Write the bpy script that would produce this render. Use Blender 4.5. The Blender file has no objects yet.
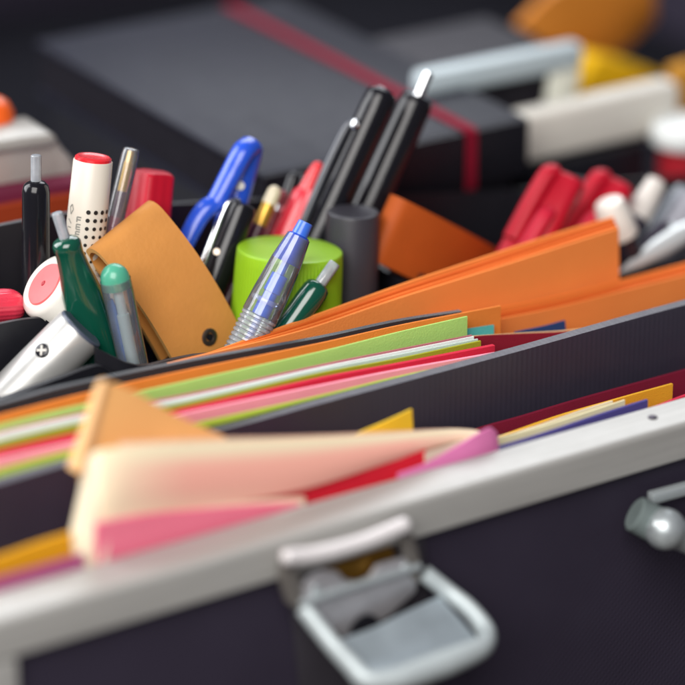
import bpy, bmesh, math, random
from mathutils import Vector as V, Matrix
random.seed(7)
S = 0.001                                   # everything below is written in millimetres
scene = bpy.context.scene
COL = scene.collection
# ---------------------------------------------------------------- camera frame
TH, PH, F0, D0 = math.radians(32), math.radians(24), 3000.0, 825.0
RH = V((math.cos(TH), -math.sin(TH), 0)); FH = V((math.sin(TH), math.cos(TH), 0))
CF = FH*math.cos(PH) - V((0, 0, 1))*math.sin(PH)
CU = FH*math.sin(PH) + V((0, 0, 1))*math.cos(PH)
CAM = -D0*CF
def ray(px, py): return CF + RH*((px-342.5)/F0) - CU*((py-342.5)/F0)
def P(px, py, y):
    """survey point: where the sight line through a photo point meets the upright plane Y = y"""
    r = ray(px, py); return CAM + r*((y-CAM.y)/r.y)
def PD(px, py, ref):
    """survey point on the sight line at the same camera distance as ref"""
    return CAM + ray(px, py)*((ref-CAM).dot(CF))
def mmpx(p): return (p-CAM).dot(CF)/F0       # millimetres per photo pixel at a point
def lerp(a, b, t): return a+(b-a)*t
# ---------------------------------------------------------------- materials
def lin(h, k=1.0):
    h = h.lstrip('#'); o = []
    for i in (0, 2, 4):
        c = int(h[i:i+2], 16)/255
        o.append(k*(c/12.92 if c <= .04045 else ((c+.055)/1.055)**2.4))
    return (*o, 1)
MATS = {}
def mat(name, hx, rough=.5, metal=0, spec=.5, var=.05, vscale=120, bump=0, bscale=1500, coat=0,
        transl=0, k=1.0, pattern=None, rvar=.08, trans=0, stretch=0):
    if name in MATS: return MATS[name]
    m = bpy.data.materials.new(name); m.use_nodes = True
    nt = m.node_tree; N = nt.nodes; L = nt.links
    b = N['Principled BSDF']; out = N['Material Output']
    col = lin(hx, k)
    tc = N.new('ShaderNodeTexCoord')
    vec = tc.outputs['Object']
    if stretch:                                            # brushed along X
        mpb = N.new('ShaderNodeMapping'); mpb.inputs['Scale'].default_value = (stretch, 1, 1); L.new(vec, mpb.inputs['Vector']); vec = mpb.outputs['Vector']
    n1 = N.new('ShaderNodeTexNoise'); n1.inputs['Scale'].default_value = vscale*(6 if stretch else 1); n1.inputs['Detail'].default_value = 6
    L.new(vec, n1.inputs['Vector'])
    mx = N.new('ShaderNodeMix'); mx.data_type = 'RGBA'
    mx.inputs['A'].default_value = tuple(max(0, c*(1-var)) for c in col[:3])+(1,)
    mx.inputs['B'].default_value = tuple(min(1, c*(1+var)+var*.01) for c in col[:3])+(1,)
    L.new(n1.outputs['Fac'], mx.inputs['Factor'])
    L.new(mx.outputs['Result'], b.inputs['Base Color'])
    n2 = N.new('ShaderNodeTexNoise'); n2.inputs['Scale'].default_value = vscale*3; n2.inputs['Detail'].default_value = 8
    L.new(tc.outputs['Object'], n2.inputs['Vector'])
    mr = N.new('ShaderNodeMapRange'); mr.inputs['To Min'].default_value = max(.02, rough-rvar); mr.inputs['To Max'].default_value = min(1, rough+rvar)
    L.new(n2.outputs['Fac'], mr.inputs['Value']); L.new(mr.outputs['Result'], b.inputs['Roughness'])
    b.inputs['Metallic'].default_value = metal
    b.inputs['Specular IOR Level'].default_value = spec
    b.inputs['Coat Weight'].default_value = coat; b.inputs['Coat Roughness'].default_value = .12
    b.inputs['Transmission Weight'].default_value = trans
    h = None
    if pattern == 'ribs':
        w = N.new('ShaderNodeTexWave'); w.inputs['Scale'].default_value = 190; w.bands_direction = 'X'
        w.inputs['Distortion'].default_value = .4; L.new(tc.outputs['Object'], w.inputs['Vector']); h = w.outputs['Fac']
    if pattern == 'diamond':
        hs = []
        for d in (1, -1):
            mp = N.new('ShaderNodeMapping'); mp.inputs['Rotation'].default_value = (0, d*math.radians(45), 0)
            L.new(tc.outputs['Object'], mp.inputs['Vector'])
            w = N.new('ShaderNodeTexWave'); w.inputs['Scale'].default_value = 210; w.bands_direction = 'X'
            L.new(mp.outputs['Vector'], w.inputs['Vector']); hs.append(w.outputs['Fac'])
        q = N.new('ShaderNodeMath'); q.operation = 'MULTIPLY'; L.new(hs[0], q.inputs[0]); L.new(hs[1], q.inputs[1]); h = q.outputs[0]
    if h is None and bump:
        n3 = N.new('ShaderNodeTexNoise'); n3.inputs['Scale'].default_value = bscale; n3.inputs['Detail'].default_value = 4
        L.new(vec, n3.inputs['Vector']); h = n3.outputs['Fac']
    if h is not None:
        bp = N.new('ShaderNodeBump'); bp.inputs['Strength'].default_value = bump; bp.inputs['Distance'].default_value = .0004
        L.new(h, bp.inputs['Height']); L.new(bp.outputs['Normal'], b.inputs['Normal'])
    if transl:
        t = N.new('ShaderNodeBsdfTranslucent'); L.new(mx.outputs['Result'], t.inputs['Color'])
        ms = N.new('ShaderNodeMixShader'); ms.inputs[0].default_value = transl
        L.new(b.outputs[0], ms.inputs[1]); L.new(t.outputs[0], ms.inputs[2]); L.new(ms.outputs[0], out.inputs['Surface'])
    MATS[name] = m; return m
def clear(name, tint='#f2f6fa', haze=.12, fres=1.6, hazecol='#dfe6ee', rough=.06, ns=250):
    """thin transparent plastic: tinted see-through + fresnel gloss + a little milkiness"""
    if name in MATS: return MATS[name]
    m = bpy.data.materials.new(name); m.use_nodes = True
    nt = m.node_tree; N = nt.nodes; L = nt.links; N.clear()
    out = N.new('ShaderNodeOutputMaterial')
    t = N.new('ShaderNodeBsdfTransparent'); t.inputs['Color'].default_value = lin(tint)
    d = N.new('ShaderNodeBsdfDiffuse'); d.inputs['Color'].default_value = lin(hazecol)
    g = N.new('ShaderNodeBsdfGlossy'); g.inputs['Roughness'].default_value = rough; g.inputs['Color'].default_value = (1, 1, 1, 1)
    fr = N.new('ShaderNodeFresnel'); fr.inputs['IOR'].default_value = fres
    tc = N.new('ShaderNodeTexCoord'); n = N.new('ShaderNodeTexNoise'); n.inputs['Scale'].default_value = ns; n.inputs['Detail'].default_value = 5
    L.new(tc.outputs['Object'], n.inputs['Vector'])
    mr = N.new('ShaderNodeMapRange'); mr.inputs['To Min'].default_value = haze*.5; mr.inputs['To Max'].default_value = haze*1.5
    L.new(n.outputs['Fac'], mr.inputs['Value'])
    a = N.new('ShaderNodeMixShader'); L.new(mr.outputs['Result'], a.inputs[0]); L.new(t.outputs[0], a.inputs[1]); L.new(d.outputs[0], a.inputs[2])
    b = N.new('ShaderNodeMixShader'); L.new(fr.outputs[0], b.inputs[0]); L.new(a.outputs[0], b.inputs[1]); L.new(g.outputs[0], b.inputs[2])
    L.new(b.outputs[0], out.inputs['Surface']); MATS[name] = m; return m
def paper(name, hx, k=1.0, transl=.12): return mat(name, hx, rough=.8, spec=.2, var=.09, vscale=70, bump=.3, bscale=2200, transl=transl, k=k)
def plastic(name, hx, rough=.28, k=1.0, coat=.2, bump=.04): return mat(name, hx, rough=rough, spec=.5, var=.05, vscale=160, bump=bump, bscale=500, coat=coat, k=k)
# ---------------------------------------------------------------- objects
def root_of(o):
    while o.parent: o = o.parent
    return o
def thing(name, label, cat, loc, group=None):
    o = bpy.data.objects.new(name, None); COL.objects.link(o); o.location = V(loc)*S
    o.empty_display_size = .01
    o['label'] = label; o['category'] = cat
    if group: o['group'] = group
    return o
def obj(name, bm, m, parent=None, label=None, cat=None, group=None, kind=None, sharp=38):
    bmesh.ops.recalc_face_normals(bm, faces=bm.faces)
    if parent: off = root_of(parent).location.copy()
    else:
        off = sum((v.co for v in bm.verts), V())/len(bm.verts)*S
    for v in bm.verts: v.co = v.co*S - off
    for f in bm.faces: f.smooth = True
    me = bpy.data.meshes.new(name); bm.to_mesh(me); bm.free()
    me.set_sharp_from_angle(angle=math.radians(sharp))
    o = bpy.data.objects.new(name, me); COL.objects.link(o); me.materials.append(m)
    if parent: o.parent = parent
    else: o.location = off
    if label: o['label'] = label
    if cat: o['category'] = cat
    if group: o['group'] = group
    if kind: o['kind'] = kind
    return o
def frame(axis):
    """two directions square to an axis; the first looks at the camera, the second to its right"""
    e1 = -CF - axis*(-CF).dot(axis)
    if e1.length < 1e-4: e1 = CU - axis*CU.dot(axis)
    e1.normalize(); e2 = axis.cross(e1)
    if e2.dot(RH) < 0: e2 = -e2
    return e1, e2
def lathe(bm, p0, axis, prof, seg=40, rf=None, cap0=True, cap1=True):
    axis = axis.normalized(); e1, e2 = frame(axis); rings = []
    for t, r in prof:
        c = p0 + axis*t; ring = []
        for i in range(seg):
            a = 2*math.pi*i/seg; rr = r*(rf(a, t) if rf else 1)
            ring.append(bm.verts.new(c + (e1*math.cos(a)+e2*math.sin(a))*rr))
        rings.append(ring)
    for k in range(len(rings)-1):
        for i in range(seg):
            j = (i+1) % seg; bm.faces.new((rings[k][i], rings[k][j], rings[k+1][j], rings[k+1][i]))
    if cap0: bm.faces.new(rings[0])
    if cap1: bm.faces.new(rings[-1][::-1])
    return bm
class Rod:
    """a straight pen-like body surveyed between two photo points; profiles are in photo pixels along it"""
    def __init__(s, top, yt, bot, yb):
        s.p0 = P(top[0], top[1], yt); s.p1 = P(bot[0], bot[1], yb)
        s.ax = (s.p1-s.p0); s.len = s.ax.length; s.ax.normalize()
        s.pl = math.hypot(bot[0]-top[0], bot[1]-top[1]); s.k = s.len/s.pl; s.m = mmpx(s.p0)
    def prof(s, pr): return [(t*s.k, r*s.m) for t, r in pr]
    def add(s, bm, pr, **kw): return lathe(bm, s.p0, s.ax, s.prof(pr), **kw)
    def at(s, t, ang=0, r=0):
        e1, e2 = frame(s.ax); return s.p0+s.ax*(t*s.k)+(e1*math.cos(ang)+e2*math.sin(ang))*(r*s.m)
def NB(): return bmesh.new()
def box(bm, lo, hi, bev=0, seg=2):
    r = bmesh.ops.create_cube(bm, size=1); vs = r['verts']
    lo, hi = V(lo), V(hi)
    for v in vs: v.co = V([(lo[i]+hi[i])/2 + v.co[i]*(hi[i]-lo[i]) for i in range(3)])
    if bev:
        es = list({e for v in vs for e in v.link_edges})
        bmesh.ops.bevel(bm, geom=es, offset=bev, segments=seg, affect='EDGES', profile=.5)
    return bm
def bar(bm, p0, p1, w, h, side=None, bev=0):
    """rectangular bar from p0 to p1; w across 'side', h square to it"""
    a = (p1-p0).normalized(); side = side or RH
    s = (side - a*side.dot(a)).normalized(); n = a.cross(s)
    vs = [bm.verts.new(p + s*(i*w/2) + n*(j*h/2)) for p in (p0, p1) for i, j in ((-1, -1), (1, -1), (1, 1), (-1, 1))]
    fs = [bm.faces.new([vs[i] for i in q]) for q in ((0, 1, 2, 3), (7, 6, 5, 4), (0, 4, 5, 1), (1, 5, 6, 2), (2, 6, 7, 3), (3, 7, 4, 0))]
    if bev:
        es = list({e for f in fs for e in f.edges})
        bmesh.ops.bevel(bm, geom=es, offset=bev, segments=2, affect='EDGES', profile=.5)
    return bm
def resample(pts, n):
    """smooth open path through points (Catmull-Rom), n samples evenly by chord"""
    pts = [V(p) for p in pts]
    if len(pts) == 2: return [lerp(pts[0], pts[1], i/(n-1)) for i in range(n)]
    d = [0]
    for a, b in zip(pts, pts[1:]): d.append(d[-1]+max(1e-6, (b-a).length))
    out = []
    for i in range(n):
        s = d[-1]*i/(n-1); k = 0
        while k < len(pts)-2 and s > d[k+1]: k += 1
        t = (s-d[k])/(d[k+1]-d[k])
        p1, p2 = pts[k], pts[k+1]; h = d[k+1]-d[k]
        m1 = (pts[k+1]-pts[k-1])/(d[k+1]-d[k-1])*h if k > 0 else (p2-p1)
        m2 = (pts[k+2]-pts[k])/(d[k+2]-d[k])*h if k < len(pts)-2 else (p2-p1)
        t2, t3 = t*t, t*t*t
        out.append(p1*(2*t3-3*t2+1)+m1*(t3-2*t2+t)+p2*(-2*t3+3*t2)+m2*(t3-t2))
    return out
def tube(bm, pts, r, seg=14, n=24, flat=1.0, side=None):
    pts = resample(pts, n); rings = []
    rr = r if callable(r) else (lambda t: r)
    prev = side or V((0, 0, 1))
    for i, p in enumerate(pts):
        a = (pts[min(i+1, n-1)]-pts[max(i-1, 0)]).normalized()
        s = (prev - a*prev.dot(a))
        s.normalize(); b = a.cross(s); prev = s
        R = rr(i/(n-1)); rings.append([bm.verts.new(p+(s*math.cos(2*math.pi*k/seg)+b*math.sin(2*math.pi*k/seg)*flat)*R) for k in range(seg)])
    for k in range(n-1):
        for i in range(seg):
            j = (i+1) % seg; bm.faces.new((rings[k][i], rings[k][j], rings[k+1][j], rings[k+1][i]))
    bm.faces.new(rings[0]); bm.faces.new(rings[-1][::-1]); return bm
def skin(bm, rows, thick, nrm=None):
    """solid sheet from a grid of points, given a thickness along nrm (default: away from the front, +Y)"""
    nrm = nrm or V((0, 1, 0)); nr, nc = len(rows), len(rows[0])
    A = [[bm.verts.new(p) for p in r] for r in rows]
    B = [[bm.verts.new(p+nrm*thick) for p in r] for r in rows]
    for i in range(nr-1):
        for j in range(nc-1):
            bm.faces.new((A[i][j], A[i][j+1], A[i+1][j+1], A[i+1][j]))
            bm.faces.new((B[i][j], B[i+1][j], B[i+1][j+1], B[i][j+1]))
    for j in range(nc-1):
        bm.faces.new((A[0][j], B[0][j], B[0][j+1], A[0][j+1])); bm.faces.new((A[-1][j], A[-1][j+1], B[-1][j+1], B[-1][j]))
    for i in range(nr-1):
        bm.faces.new((A[i][0], A[i+1][0], B[i+1][0], B[i][0])); bm.faces.new((A[i][-1], B[i][-1], B[i+1][-1], A[i+1][-1]))
    return bm
def strip(top, h, thick, n=48, rows=4, wob=.0, lean=0, bow=0):
    """upright sheet: top edge through (px, py, y), hanging h mm down"""
    bm = NB(); tp = resample([P(*t) for t in top], n); ph = random.random()*6
    R = []
    for i in range(rows):
        f = i/(rows-1); row = []
        for j, p in enumerate(tp):
            q = p - V((0, 0, h*f)) + V((0, lean*f + bow*math.sin(f*math.pi) + wob*math.sin(ph+j/n*9)*(1-f), 0))
            row.append(q)
        R.append(row)
    return skin(bm, R, thick)
def ruled(top, bot, thick, n=36, rows=7, bulge=0, nrm=None):
    bm = NB(); a = resample([P(*t) for t in top], n); b = resample([P(*t) for t in bot], n); R = []
    for i in range(rows):
        f = i/(rows-1)
        R.append([lerp(p, q, f)+V((0, -bulge*math.sin(math.pi*f), 0)) for p, q in zip(a, b)])
    return skin(bm, R, thick, nrm)
def plate(pts, y, thick, bev=0):
    """flat plate cut to a surveyed outline, standing in the plane Y = y"""
    bm = NB(); vs = [bm.verts.new(P(p[0], p[1], y)) for p in pts]
    f = bm.faces.new(vs)
    r = bmesh.ops.extrude_face_region(bm, geom=[f])
    for v in r['geom']:
        if isinstance(v, bmesh.types.BMVert): v.co += V((0, thick, 0))
    if bev: bmesh.ops.bevel(bm, geom=list(bm.edges), offset=bev, segments=2, affect='EDGES', profile=.5)
    big = [f for f in bm.faces if len(f.verts) > 4]
    bmesh.ops.triangulate(bm, faces=big)
    return bm

# ================================================================= MATERIALS
M_black = mat('black_plastic', '#1a1a22', rough=.42, spec=.35, var=.12, bump=.05, bscale=700, k=.7)
M_tray = mat('tray_plastic', '#1e1e26', rough=.45, var=.15, bump=.06, bscale=900, k=.65)
M_lining = mat('black_lining', '#16161e', rough=.95, spec=.08, var=.25, bump=.3, bscale=1800, k=.7)
M_panel = mat('case_panel', '#373142', rough=.6, spec=.3, var=.2, vscale=30, bump=.15, pattern='diamond', k=.72)
M_alu = mat('aluminium', '#adaca8', rough=.48, metal=.25, var=.2, vscale=90, bump=.1, bscale=500, stretch=.04)
M_steel = mat('pale_steel', '#c9d2d4', rough=.36, metal=.6, var=.08, vscale=90, bump=.05, bscale=400)
M_chrome = mat('chrome', '#dfe2e4', rough=.14, metal=1, var=.05)
M_brass = mat('brass', '#8a6524', rough=.4, metal=.8, var=.15)
M_rubber = mat('grey_sleeve', '#6c7776', rough=.7, spec=.2, var=.2)
M_ribs = mat('ribbed_divider', '#363240', rough=.42, spec=.5, var=.08, bump=.07, pattern='ribs', k=.85)
M_div = mat('dark_divider', '#2c3036', rough=.4, var=.1, bump=.1)
M_note = mat('notebook_cover', '#23253a', rough=.46, spec=.17, var=.2, vscale=50, bump=.25, bscale=900, k=.42)

# ================================================================= GROUND
bm = NB(); box(bm, (-900, -900, -125), (1500, 1500, -118))
obj('table', bm, mat('dark_table', '#3a332e', rough=.5, var=.3, vscale=14, bump=.15, bscale=200), kind='structure')

# ================================================================= THE CASE
XL = P(-46, 620, -82).x; XR = XL+620; YB = 640
case = thing('equipment_case', 'open black case with a pale aluminium rim and metal latch holding all the stationery', 'case', (XL, -82, -118))
bm = NB(); box(bm, (XL+6, -79.5, -116), (XR-6, -76, -17)); obj('front_panel', bm, M_panel, case)
# rim extrusion: rounded section swept along the front
def rail(p0, p1, out):
    a = (p1-p0).normalized(); bm = NB(); sec = []
    W, H, r = 13.4, 10.8, 1.5
    for cx, cz, s in ((W/2-r, -r, 0), (-W/2+1.0, -1.0, 90)):
        rr = r if s == 0 else 1.0
        for k in range(7):
            t = math.radians(s+90*k/6); sec.append((cx+rr*math.cos(t), cz+rr*math.sin(t)))
    sec += [(-W/2, -H-4), (-W/2+1.6, -H-4), (-W/2+1.6, -H), (W/2-.5, -H), (W/2, -H+.5)]
    rings = [[bm.verts.new(p+out*x+V((0, 0, z))) for x, z in sec] for p in (p0, p1)]
    n = len(sec)
    for i in range(n): bm.faces.new((rings[0][i], rings[0][(i+1) % n], rings[1][(i+1) % n], rings[1][i]))
    bm.faces.new(rings[0]); bm.faces.new(rings[1][::-1]); return bm
ZR = -5.2
obj('front_rail', rail(V((XL, -75.5, ZR)), V((XR, -75.5, ZR)), V((0, -1, 0))), M_alu, case)
obj('side_rail', rail(V((XL+7, -68, ZR)), V((XL+7, YB, ZR)), V((-1, 0, 0))), M_alu, case)
obj('side_rail', rail(V((XR-7, -68, ZR)), V((XR-7, YB, ZR)), V((1, 0, 0))), M_alu, case)
bm = NB(); box(bm, (XL, -82.2, -117), (XL+15.5, -79.6, ZR-11.2), .8); obj('corner_profile', bm, M_alu, case)
bm = NB(); box(bm, (XL+2, -75.8, -116), (XL+6, YB, -20)); obj('side_panel', bm, M_panel, case)
bm = NB(); box(bm, (XR-6, -75.8, -116), (XR-2, YB, -20)); obj('side_panel', bm, M_panel, case)
bm = NB(); box(bm, (XL+6, YB-4, -116), (XR-6, YB, -8)); obj('back_panel', bm, M_panel, case)
bm = NB(); box(bm, (XL+6.2, -75.8, -116), (XR-6.2, YB-4.2, -112)); obj('floor_lining', bm, M_lining, case)
p = P(652, 432, -75); bm = NB(); lathe(bm, V((p.x, p.y, ZR+.5)), V((0, 0, -1)), [(0, .9), (.3, 1.3), (.8, 1.3)], 20); obj('rivet', bm, mat('rivet_dark', '#55505a', rough=.4, metal=.6), case)

# latch on the front
lt = obj('latch', plate([(286, 552), (424, 516), (436, 700), (306, 740)], -81.2, 1.4, .4), mat('latch_plate', '#45424a', rough=.45, metal=.5, var=.12), case)
bm = NB(); tube(bm, [P(287, 557, -88), P(316, 554, -88.3), P(362, 542, -88.3), P(404, 525, -88)], 2.0, n=20)
for q, ax in ((P(287, 557, -88), V((-1, 0, 0))), (P(404, 525, -88), V((1, 0, 0)))): lathe(bm, q, ax, [(0, 2.0), (.6, 1.9), (1.2, 1.4), (1.5, .6)], 16)
obj('hook_bar', bm, mat('hook_steel', '#e2dede', rough=.4, metal=.15, var=.05), lt)
for pts in ([(283, 557), (298, 566), (304, 590), (302, 612), (288, 604), (281, 580)], [(400, 530), (414, 534), (421, 560), (420, 585), (410, 578), (404, 552)]):
    obj('bracket_cheek', plate(pts, -86, 2.2, .5), mat('cheek_steel', '#827d78', rough=.45, metal=.5), lt)
bm = plate([(320, 572), (350, 562), (392, 548), (398, 562), (352, 590), (322, 588)], -83.2, 1.0); obj('spring', bm, M_brass, lt)
bm = plate([(299, 592), (310, 578), (322, 571), (338, 572), (346, 581), (360, 583), (371, 577), (378, 566), (398, 560), (414, 557), (419, 570), (416, 592), (390, 616), (352, 642), (326, 628), (306, 612)], -85.8, 1.4, .4)
obj('cover_plate', bm, mat('cover_steel', '#b7b6ba', rough=.38, metal=.5, var=.2, vscale=200, bump=.15, bscale=400), lt)
for q in ((316, 590), (406, 568)):
    bm = NB(); lathe(bm, P(q[0], q[1], -85.9), V((0, -1, 0)), [(-.3, 1.5), (.3, 1.4), (.7, .9), (.8, .3)], 20); obj('rivet', bm, M_steel, lt)
bm = NB(); tube(bm, [P(300, 604, -86.6), P(340, 590, -86.8), P(380, 578, -86.8), P(420, 566, -86.6)], .9); obj('hinge_pin', bm, M_steel, lt)
bm = NB(); lathe(bm, P(364, 630, -86.5), V((0, -1, 0)), [(0, 4.4), (.5, 4.4)], 24); obj('keyhole', bm, M_black, lt)
bm = NB()
tube(bm, [P(303, 608, -85), P(330, 642, -93), P(352, 666, -100), P(366, 680, -104), P(392, 680, -106), P(430, 668, -106), P(465, 655, -106), P(484, 645, -105), P(486, 632, -101), P(470, 610, -95), P(448, 592, -89), P(424, 573, -85)],
     lambda t: 2.5+1.5*math.exp(-((t-.5)/.2)**2), n=64, flat=.8)
obj('lever_loop', bm, mat('lever_steel', '#bcc6c8', rough=.5, metal=.25, var=.18, vscale=150, bump=.12, bscale=350), lt)
obj('lever_lip', ruled([(338, 640, -89), (372, 628, -90), (405, 612, -90), (440, 596, -89)], [(360, 674, -103), (400, 671, -105), (440, 659, -105), (478, 640, -102)], 1.2, nrm=V((0, .5, -.8))), mat('lip_steel', '#a9b5bc', rough=.38, metal=.5, var=.25, vscale=120, bump=.25, bscale=150), lt)
# carrying handle end at the right
h = obj('carry_handle', plate([(652, 502), (760, 472), (760, 515), (658, 540)], -80.6, .9, .4), M_panel, case)
bm = NB(); lathe(bm, P(634, 513, -86), (P(664, 529, -90)-P(634, 513, -86)), [(0, 4.2), (.5, 4.8), (10, 5.0), (10.5, 4.6)], 32); obj('pivot_sleeve', bm, M_rubber, h)
bm = NB(); lathe(bm, P(650, 522, -92), (P(700, 545, -94)-P(650, 522, -92)), [(0, 1.5)]+[(5.6-5.6*math.cos(a), max(.4, 5.6*math.sin(a))) for a in [math.radians(20+14*i) for i in range(9)]]+[(13, 3.8), (22, 3.8)], 32); obj('pivot_knob', bm, mat('knob_steel', '#b9c1c3', rough=.4, metal=.6, var=.3, vscale=300), h)
bm = NB(); tube(bm, [P(688, 520, -92), P(720, 528, -98), P(780, 520, -104)], 4.5); obj('grip', bm, M_chrome, h)
bm = NB(); bar(bm, P(650, 498, -84), P(760, 468, -84), 3.0, 3.0, V((0, 0, 1)), .5); obj('cover_strip', bm, M_steel, h)

# ================================================================= FRONT POCKET: papers between rim and ribbed divider
def sheet(name, bm, m, label, cat='paper', group=None): return obj(name, bm, m, None, label, cat, group)
sheet('card', strip([(430, 450, -42), (475, 430.5, -42), (520, 417.5, -42), (575, 401, -42), (640, 383, -42), (720, 361, -42)], 40, 1.0), paper('maroon_card', '#8e1f3c', .8), 'maroon card standing right against the dark ribbed divider behind the yellow strip', 'card')
sheet('card', strip([(500, 437, -50), (560, 416, -50), (608, 402, -50), (640, 393, -50), (673, 384, -50)], 32, .8), paper('amber_card', '#e8ac2e'), 'amber yellow card strip in front of the maroon card at the right', 'card')
sheet('card', strip([(380, 493, -66), (600, 431, -66), (650, 409.5, -66), (690, 394, -66), (720, 385, -66)], 30, .8), paper('crimson_card', '#c62443'), 'crimson card just behind the right end of the aluminium rim', 'card')
sheet('sheet', strip([(440, 456, -58), (520, 431, -57), (570, 415, -57), (613, 401, -57)], 30, .4, wob=.3), paper('beige_paper', '#ddd2bb'), 'beige paper sheet in front of the amber strip', 'paper')
sheet('sheet', ruled([(425, 458, -62), (480, 442, -62), (540, 427, -62), (585, 413, -62), (625, 400, -61)], [(425, 500, -62), (480, 480, -62), (540, 470, -62), (585, 455, -62), (625, 445, -61)], .4), paper('cream_strip', '#f0e8bd'), 'narrow cream paper strip tapering to the right along the rim', 'paper')
sheet('card', strip([(440, 466, -65), (480, 453, -65), (540, 435, -65), (600, 415, -65), (648, 400, -65)], 26, .8), paper('violet_card', '#4d4788'), 'violet blue card lying along the inner edge of the rim', 'card')
# yellow tab
sheet('tab', ruled([(352, 436, -52), (385, 422, -52), (412, 409.5, -51)], [(352, 462, -52), (385, 462, -52), (414.5, 452, -51)], .5), paper('yellow_tab', '#f4cc34'), 'bright yellow pointed tab against the ribbed divider', 'index tab')
# magenta-pink note
sheet('sticky_note', ruled([(398, 474, -68), (425, 464, -68), (455, 448, -67.5), (478, 434, -67), (491, 428, -66), (497, 432, -65)], [(398, 510, -68.4), (425, 500, -68.4), (455, 490, -68.4), (478, 486, -68), (494, 480, -67), (500, 470, -66)], .4, bulge=.3), paper('orchid_note', '#ea86bd'), 'orchid pink sticky note with a torn top beside the cream strip', 'sticky note')
sheet('sheet', ruled([(425, 453, -65.6), (450, 445, -65.4), (474, 437, -65)], [(425, 500, -65.6), (450, 480, -65.4), (474, 450, -65)], .3), paper('ivory_paper', '#efe2cb'), 'small ivory paper corner between the red sheet and the orchid note', 'paper')
sheet('card', ruled([(225, 503, -65), (300, 487, -65), (370, 469, -65), (426, 449, -65)], [(225, 560, -66), (300, 540, -66), (370, 520, -66), (424, 500, -66)], .8), paper('red_card', '#dc2437'), 'bright red card wedge showing under the curled cream sheet', 'card')
sheet('card', ruled([(96, 524, -68), (150, 515, -68), (220, 508.5, -68), (270, 505, -68), (300, 504, -68)], [(96, 585, -67), (150, 575, -67), (220, 560, -67), (280, 548, -67), (300, 545, -67)], .8), paper('coral_card', '#ff839c'), 'coral pink card lowest in the front pile beside the rim', 'card')
sheet('sheet', strip([(84, 572, -68.2), (150, 553.5, -68.2), (220, 535, -68.2), (300, 513, -68.2), (420, 479, -68.2), (500, 456, -68.2)], 20, .3), paper('plum_sheet', '#a05a9a'), 'thin plum sheet edge running along the rim', 'paper')
sheet('card', strip([(-30, 566, -64), (0, 557, -64), (40, 543, -64), (72, 533, -64)], 26, 1.0), paper('mustard_card', '#e3a31c'), 'mustard yellow card at the far left behind the rim', 'card')
sheet('sheet', strip([(-30, 585, -67), (40, 566, -67), (84, 553, -67)], 20, .4), paper('magenta_sheet', '#b8598a'), 'thin dusky magenta sheet under the mustard card', 'paper')
sheet('sheet', ruled([(102, 518, -67.2), (150, 509.5, -67.2), (220, 503.5, -67.2), (270, 499.5, -67.2), (305, 497, -67.2)], [(102, 560, -67.2), (150, 550, -67.2), (220, 540, -67.2), (270, 530, -67.2), (305, 520, -67.2)], .3), paper('shell_paper', '#f4dcc2'), 'thin shell coloured sheet whose edge borders the coral card', 'paper')
# tan folded card with its corner up
t = thing('folded_card', 'tan card with one corner standing up over the coloured sheets', 'folded card', P(120, 470, -56))
bm = ruled([(106, 381, -50), (135, 392, -51), (180, 417, -52), (226, 437, -52)], [(80, 480, -57), (130, 500, -56), (180, 480, -55), (232, 470, -54)], .6, bulge=.8)
obj('front_leaf', bm, paper('tan_card', '#eeb572'), t)
bm = ruled([(98, 383, -49.5), (105, 380, -51.0), (109, 383, -50.5)], [(68, 468, -53), (76, 472, -58.5), (90, 474, -57.5)], .6, n=16)
obj('fold', bm, paper('tan_card_fold', '#eebf88'), t)
# cream sheet curled over
m = bpy.data.materials.new('red_glow_paper'); m.use_nodes = True
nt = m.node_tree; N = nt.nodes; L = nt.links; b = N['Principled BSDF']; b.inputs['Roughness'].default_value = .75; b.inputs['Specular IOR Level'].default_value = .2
at = N.new('ShaderNodeAttribute'); at.attribute_name = 'red_glow'; at.attribute_type = 'GEOMETRY'
rp = N.new('ShaderNodeMix'); rp.data_type = 'RGBA'; rp.inputs['A'].default_value = lin('#f3e6c3'); rp.inputs['B'].default_value = lin('#f6b3a2')  # cream to salmon: reflected glow of the red sheet, painted into the base colour
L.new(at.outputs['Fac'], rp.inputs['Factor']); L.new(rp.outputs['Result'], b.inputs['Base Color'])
t = thing('folded_sheet', 'cream paper with a red glow painted in, curled over in front of the divider', 'paper', P(200, 500, -62))
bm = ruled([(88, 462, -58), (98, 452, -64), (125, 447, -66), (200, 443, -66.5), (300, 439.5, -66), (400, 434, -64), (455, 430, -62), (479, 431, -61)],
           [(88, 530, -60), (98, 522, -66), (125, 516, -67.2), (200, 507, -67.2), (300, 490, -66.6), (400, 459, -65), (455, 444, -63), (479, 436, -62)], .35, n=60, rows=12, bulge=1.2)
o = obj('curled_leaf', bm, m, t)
attr = o.data.attributes.new('red_glow', 'FLOAT', 'POINT'); n = len(o.data.vertices)//2
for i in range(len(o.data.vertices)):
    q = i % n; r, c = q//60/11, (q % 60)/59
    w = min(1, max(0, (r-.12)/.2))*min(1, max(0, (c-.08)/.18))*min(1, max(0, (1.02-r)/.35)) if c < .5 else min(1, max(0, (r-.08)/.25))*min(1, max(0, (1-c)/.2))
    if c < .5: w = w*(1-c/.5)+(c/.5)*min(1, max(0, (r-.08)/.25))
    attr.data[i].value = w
obj('back_leaf', ruled([(120, 443, -63.5), (200, 439.5, -64), (300, 436.5, -63.5), (400, 431.5, -61.5), (455, 429, -60), (474, 430, -59.5)], [(120, 500, -63), (200, 490, -63), (300, 470, -63), (400, 450, -61), (455, 440, -60), (474, 436, -59)], .3, n=40), paper('pale_salmon', '#f4cdb6'), t)
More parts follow.
